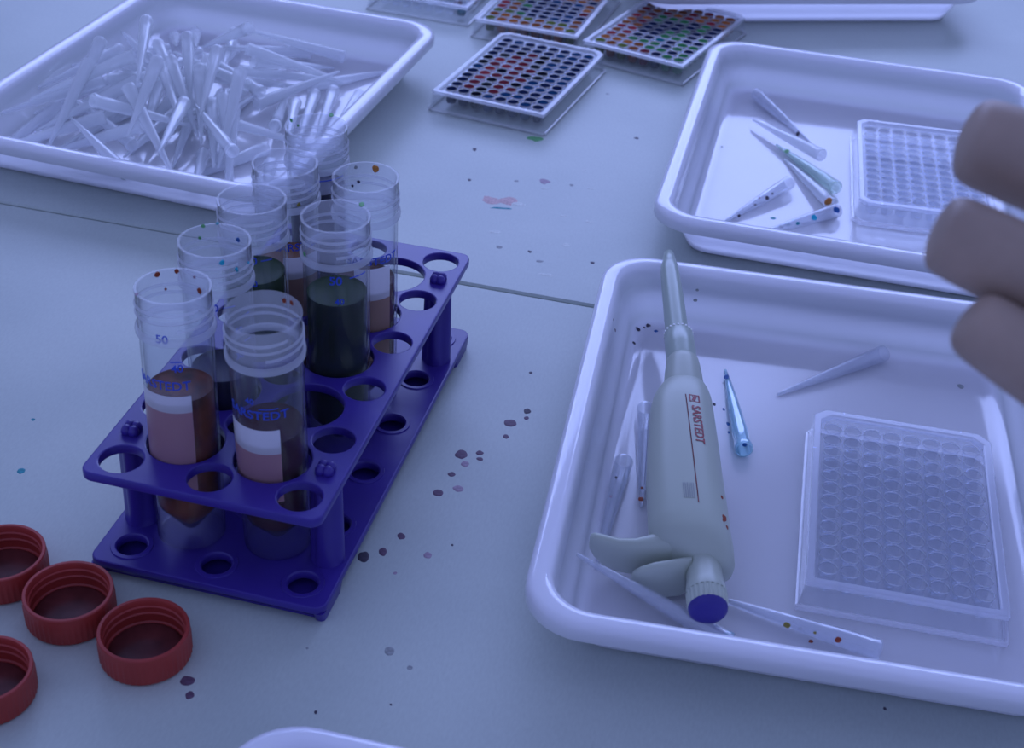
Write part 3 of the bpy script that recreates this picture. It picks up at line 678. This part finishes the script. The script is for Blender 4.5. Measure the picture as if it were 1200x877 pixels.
# the heap in the left tray: middle (mm), pointing direction and name of each tip, in the frame of its tray
PILE = [
    (-17.8, -13.9, 5.2, -0.005, -0.999, -0.05, ''),
    (-3.6, -23.5, 8.7, 0.333, -0.929, -0.163, ''),
    (-0.5, 42.7, 9.8, 0.694, 0.694, -0.194, ''),
    (-55.4, 14.4, 5.2, 0.106, -0.993, -0.05, ''),
    (-61, -23.9, 7.2, -0.567, -0.815, -0.119, ''),
    (-18.6, -42.9, 7.9, 0.089, -0.986, -0.139, ''),
    (-67.8, -30.6, 11.2, -0.476, -0.856, -0.202, ''),
    (-69.3, 13.3, 9.9, -0.562, -0.807, -0.182, ''),
    (-32.9, 11.2, 5.2, 0.206, -0.977, -0.05, ''),
    (-40.6, 24, 16.5, -0.068, -0.996, 0.053, ''),
    (-21.6, -39.1, 14, 0.323, -0.938, -0.127, ''),
    (16.5, 3.1, 5.2, 0.022, 0.999, -0.05, ''),
    (8.1, -16, 10.4, 0.237, -0.966, 0.107, ''),
    (8.7, -53.7, 9.1, 0.254, -0.951, -0.174, ''),
    (47.2, -31.7, 10.9, 0.951, 0.216, -0.223, ''),
    (-80.7, -25.9, 10.4, -0.385, -0.919, -0.087, ''),
    (9.6, -16.9, 16.1, -0.136, -0.988, 0.069, ''),
    (-50.7, -58.2, 5.2, -0.231, -0.972, -0.05, ''),
    (-8, -62.1, 12.4, -0.013, -0.999, -0.044, ''),
    (-18.8, 61.2, 12.5, 0.265, -0.95, 0.165, ''),
    (-79, 25.4, 16.6, -0.565, -0.824, 0.045, ''),
    (16.4, 36.8, 11, 0.769, 0.598, -0.226, ''),
    (-17.5, 63.8, 17.7, 0.34, -0.94, 0.031, ''),
    (-47.1, -58.8, 10.1, -0.124, -0.972, -0.201, ''),
    (61, -7.7, 8.5, 0.34, -0.939, 0.053, 'tip standing mouth up behind the farthest tube, leftmost of four'),
    (64.6, 9.3, 6.2, 0.263, -0.965, -0.011, 'tip standing mouth up behind the farthest tube, second of four from the left'),
    (73.2, 18.7, 5.2, 0.235, -0.971, -0.05, 'tip standing mouth up behind the farthest tube, third of four from the left'),
    (86.9, 18.3, 5.5, 0.084, -0.996, -0.043, 'tip lying along the right wall of the tip tray'),
    (45.9, 10.2, 7.3, -0.306, 0.944, -0.121, 'tip pointing away from the viewer just left of the farthest tube'),
    (-82.9, -87.7, 9.4, -0.075, -0.994, -0.076, 'leftmost tip, mouth up against the left wall of the tip tray'),
    (-71.4, -80.6, 8.4, 0.001, -0.989, -0.147, 'second tip from the left wall, pointing down left at the near wall'),
    (-81.7, -55.4, 20, -0.491, -0.87, -0.051, 'tip lying along the left wall, nearer of two'),
    (-88.2, -10.3, 20.8, -0.306, -0.949, -0.074, 'tip lying along the left wall, farther of two'),
    (-68.8, -37.1, 27.6, 0.166, -0.924, -0.345, ''),
    (-36.7, -72.5, 19.3, -0.863, 0.499, 0.084, ''),
    (-49.2, -67.5, 24.8, -0.762, -0.497, -0.416, ''),
    (-30.8, -94.5, 16.4, -0.913, -0.158, -0.376, ''),
    (-58.9, -98.1, 17.1, -0.81, -0.531, -0.25, 'small-looking tip low in the left fan beside the near wall'),
    (-18.7, -107.7, 21.6, -0.832, 0.541, 0.127, 'lowest tip of the left fan, its point near the near wall'),
    (1.7, 80.1, 15.3, -0.616, -0.751, 0.24, 'tip with its mouth against the far wall, left of two'),
    (17.8, 97.5, 16.4, -0.968, -0.167, 0.186, 'tip with its mouth against the far wall, right of two'),
    (31.9, 58.9, 9.4, 0.816, 0.549, -0.178, 'tip pointing right below the two whose mouths touch the far wall'),
    (67.3, 81.2, 5.2, 0.572, 0.819, -0.051, 'tip whose long point reaches farthest right, towards the right rim'),
    (29.9, 67.4, 13.7, 0.465, 0.832, -0.302, 'tip pointing right just above the two with mouths facing left'),
    (38.8, 51.2, 21, 0.774, 0.493, -0.397, 'upper of two tips with mouths facing left at the right of the heap'),
    (46.2, 37.3, 11.8, 0.458, 0.886, 0.068, 'lower of two tips with mouths facing left at the right of the heap'),
    (-24.8, 72.2, 22.2, -0.762, 0.426, -0.489, 'tip at the back of the heap with its mouth to the far right'),
    (5.3, 21.4, 22.2, -0.848, 0.528, 0.041, 'tip at the back right, just below the one with its mouth far right'),
    (-5.9, 13.2, 25.9, -0.925, 0.379, 0.019, 'short-looking tip with its round mouth up at the back right'),
    (44.2, -76.4, 5.2, -0.473, -0.88, -0.052, 'tip slanting down to the near wall behind the rearmost tubes'),
    (43.1, -99.8, 13, 0.388, -0.906, 0.167, ''),
    (32, -46.3, 19.5, -0.353, 0.913, 0.205, ''),
    (35.7, -66.5, 21, 0.451, -0.881, -0.146, ''),
    (45.9, -66.7, 18.8, 0.447, -0.798, -0.404, ''),
    (-50.4, 78.3, 15, 0.463, -0.854, 0.237, 'tip with its mouth sticking up farthest back in the heap'),
    (-59.4, 65.7, 16.9, 0.476, -0.83, 0.29, 'tip at the back, mouth up, left of the farthest mouth'),
    (-33.2, 9.6, 21.2, 0.648, -0.748, -0.144, 'leftmost of the upright mouths at the back of the heap'),
    (-74.5, 36.7, 22.4, -0.692, 0.712, -0.117, 'tip on the left whose thin point rises up and left over the heap'),
    (-26.5, -10.8, 26.7, 0.873, 0.484, 0.055, ''),
    (-32.3, -35.4, 40.8, 0.64, -0.694, 0.33, 'tip left of the middle with its mouth up left, pointing down right'),
    (1.3, -85.2, 36, 0.5, 0.736, -0.457, 'front tip of the heap, lower of two pointing down right'),
    (17.1, -105.8, 35.8, 0.689, -0.569, -0.448, 'front tip of the heap, upper of two pointing down right'),
    (-4.7, -41.4, 30.2, 0.59, -0.802, -0.091, 'tip in front of the dark-rimmed mouth, pointing down right'),
    (-9.8, -7.9, 31.2, 0.442, -0.845, -0.301, 'tip with a dark mouth rim in the middle of the heap'),
    (8.3, -23.8, 29.1, 0.356, -0.922, -0.153, 'upright tip just right of the dark-rimmed mouth'),
    (54.5, -81.5, 18.1, 0.324, -0.853, -0.409, 'tip pointing straight at the viewer at the near right of the heap'),
    (47.6, -66.2, 33.1, 0.169, -0.841, -0.513, ''),
    (4.7, -42.6, 29.9, 0.611, -0.719, -0.33, ''),
    (18.6, -47.6, 29.4, 0.428, -0.858, -0.285, ''),
    (-59.7, -53.1, 35.9, -0.81, -0.447, -0.379, ''),
    (-23.2, -39.8, 55.2, 0.391, -0.905, -0.167, ''),
    (41.2, -74.9, 30, -0.703, 0.711, -0.001, ''),
    (21, -88.5, 32.9, 0.27, -0.963, 0.01, ''),
    (6.3, -93.6, 50.8, 0.212, -0.943, -0.258, ''),
    (85.5, -95.4, 12.4, 0.378, -0.912, 0.161, ''),
    (16.9, -31.7, 38.2, 0.29, -0.936, -0.197, ''),
    (-52.2, -83.3, 30.6, 0.069, -0.896, -0.439, '')]
for (x, y, z, dx, dy, dz, lab) in PILE:
    d = Vector((dx, dy, dz)).normalized(); c = Vector((x, y, z))
    mt = MW[tray_tips.name] @ tip_matrix(c - d * (TIP_L / 2), c + d * (TIP_L / 2))
    tag(link('pipette_tip', TIPS['tip'], None, None, mt), 'milky ' + lab if lab else 'unused milky pipette tip in the heap in the far left tray', 'pipette tip', 'heap of unused pipette tips')
#ENDPILE#

# ------------------------------------------------------------------ dried dye on the tables and trays
def spot(top, root, lst, **kw):
    for q in lst: splat(top, root, *q, **kw)
spot(near_top, near_table, [(598, 496, 15, 8, 'purple'), (618, 482, 8, 6, 'dark'), (617, 490, 6, 4, 'purple'), (593, 512, 7, 5, 'purple'), (540, 533, 14, 10, 'purple'), (562, 531, 9, 5, 'purple'), (562, 538, 8, 4, 'purple'),
    (545, 544, 10, 6, 'mauve'), (529, 556, 9, 5, 'purple'), (513, 578, 12, 8, 'purple'), (537, 573, 12, 7, 'mauve'), (470, 629, 9, 7, 'purple'), (449, 647, 10, 8, 'purple'), (426, 653, 14, 11, 'dark'),
    (501, 651, 10, 6, 'mauve'), (622, 437, 4, 3, 'dark'), (530, 639, 3, 2, 'dark'), (220, 798, 17, 9, 'purple'), (222, 815, 11, 7, 'purple'), (25, 552, 10, 6, 'teal'), (39, 492, 5, 3, 'teal'), (370, 835, 4, 3, 'dark'),
    (458, 826, 3, 2, 'dark'), (456, 764, 12, 8, 'grey'), (480, 783, 7, 4, 'grey'), (463, 672, 5, 3, 'mauve'), (1037, 831, 4, 3, 'dark'), (360, 760, 3, 2, 'grey')], name='dye_spot', h=.12)
spot(far_top, far_table, [(628, 163, 17, 7, 'green'), (556, 175, 5, 4, 'dark'), (550, 211, 4, 3, 'dark'), (638, 213, 11, 7, 'mauve'), (596, 235, 20, 12, 'pink'), (574, 234, 24, 10, 'pink'), (606, 239, 16, 5, 'pale'), (588, 244, 26, 3, 'teal'),
    (640, 221, 13, 3, 'pale'), (585, 290, 7, 4, 'grey'), (621, 295, 4, 3, 'dark'), (632, 306, 9, 3, 'grey'), (694, 308, 5, 3, 'dark'), (652, 100, 4, 2, 'dark'), (670, 217, 4, 4, 'grey'), (605, 212, 6, 3, 'grey'), (640, 322, 16, 5, 'pale'), (662, 287, 9, 4, 'pale'),
    (692, 221, 9, 3, 'pale'), (684, 200, 8, 3, 'pale'), (580, 272, 12, 4, 'pale'), (691, 260, 8, 4, 'pale'), (661, 253, 9, 3, 'pale'), (746, 162, 5, 3, 'dark'), (712, 110, 4, 2, 'grey')], name='dye_spot', h=.1, jag=.35)
spot(tray_pip, tray_pip, [(748, 386, 6, 5, 'dark'), (760, 382, 6, 5, 'dark'), (769, 388, 5, 3, 'blue'), (743, 402, 4, 3, 'dark'), (719, 375, 4, 3, 'purple'), (721, 387, 4, 4, 'purple'), (755, 384, 3, 2, 'dark'), (855, 744, 11, 7, 'cyan'),
    (837, 474, 4, 4, 'dark'), (848, 480, 3, 3, 'blue'), (853, 497, 4, 4, 'blue'), (854, 507, 3, 3, 'blue'), (815, 352, 5, 4, 'grey'), (817, 340, 4, 3, 'grey'), (1126, 453, 8, 5, 'grey'), (716, 580, 3, 3, 'grey'), (938, 737, 4, 3, 'olive'), (950, 752, 6, 3, 'rust')], h=.12)
spot(tray_hand, tray_hand, [(923, 263, 8, 4, 'teal'), (915, 266, 6, 3, 'dark'), (906, 256, 7, 3, 'teal'), (930, 258, 5, 3, 'cyan'), (846, 172, 3, 2, 'grey')], h=.12)

# ------------------------------------------------------------------ hand reaching in from the right
def hand():
    vs_, es, rs = [], [], []
    def add(p, r, par=None):
        vs_.append(p * MM); rs.append(r * MM)
        if par is not None: es.append((par, len(vs_) - 1))
        return len(vs_) - 1
    palm = add(atd(1500, 455, 296), 20)
    wrist = add(atd(1680, 560, 290), 21, palm); add(atd(2000, 760, 282), 27, wrist)
    def finger(knuckle, kr, chain, palm_pt=None):
        a = palm
        a = add(atd(*knuckle), kr, a)
        for (px, py, d, r) in chain: a = add(atd(px, py, d), r, a)
    finger((1400, 275, 318), 13.5, [(1330, 239, 322, 11.8), (1250, 206, 325, 11.6), (1200, 186, 326, 11.4), (1148, 167, 326, 11.0), (1126, 160, 326, 9.4)])
    finger((1395, 395, 306), 13.5, [(1320, 372, 310, 10.8), (1230, 334, 312, 10.6), (1175, 305, 313, 10.4), (1114, 276, 314, 10.0), (1094, 268, 314, 8.6)])
    finger((1400, 520, 296), 13, [(1330, 497, 300, 9.8), (1250, 452, 304, 9.3), (1200, 417, 305, 9.0), (1148, 383, 306, 8.4), (1128, 368, 306, 7.0)])
    finger((1430, 630, 288), 12, [(1370, 620, 292, 8.2), (1310, 590, 296, 7.6), (1268, 560, 298, 7.0), (1250, 548, 298, 5.6)])
    t0 = add(atd(1580, 640, 280), 14, palm); t1 = add(atd(1540, 720, 270), 11.5, t0); t2 = add(atd(1480, 760, 268), 10, t1); add(atd(1430, 775, 268), 8, t2)
    me = bpy.data.meshes.new('hand'); me.from_pydata(vs_, es, []); me.update()
    o = link('hand', me, M['skin']); 
    sm = o.modifiers.new('skin', 'SKIN'); sm.use_smooth_shade = True; sm.branch_smoothing = 0.6
    for v, r in zip(me.skin_vertices[0].data, rs): v.radius = (r, r); v.use_root = False
    me.skin_vertices[0].data[0].use_root = True
    ss = o.modifiers.new('sub', 'SUBSURF'); ss.levels = 2; ss.render_levels = 2
    dg = bpy.context.evaluated_depsgraph_get()
    m2 = bpy.data.meshes.new_from_object(o.evaluated_get(dg)); m2.name = 'hand'
    o.modifiers.clear(); o.data = m2; m2.materials.clear(); m2.materials.append(M['skin'])
    for p in m2.polygons: p.use_smooth = True
    return o
hd = hand(); tag(hd, 'blurred bare hand with three fingers reaching in from the right edge', 'hand')
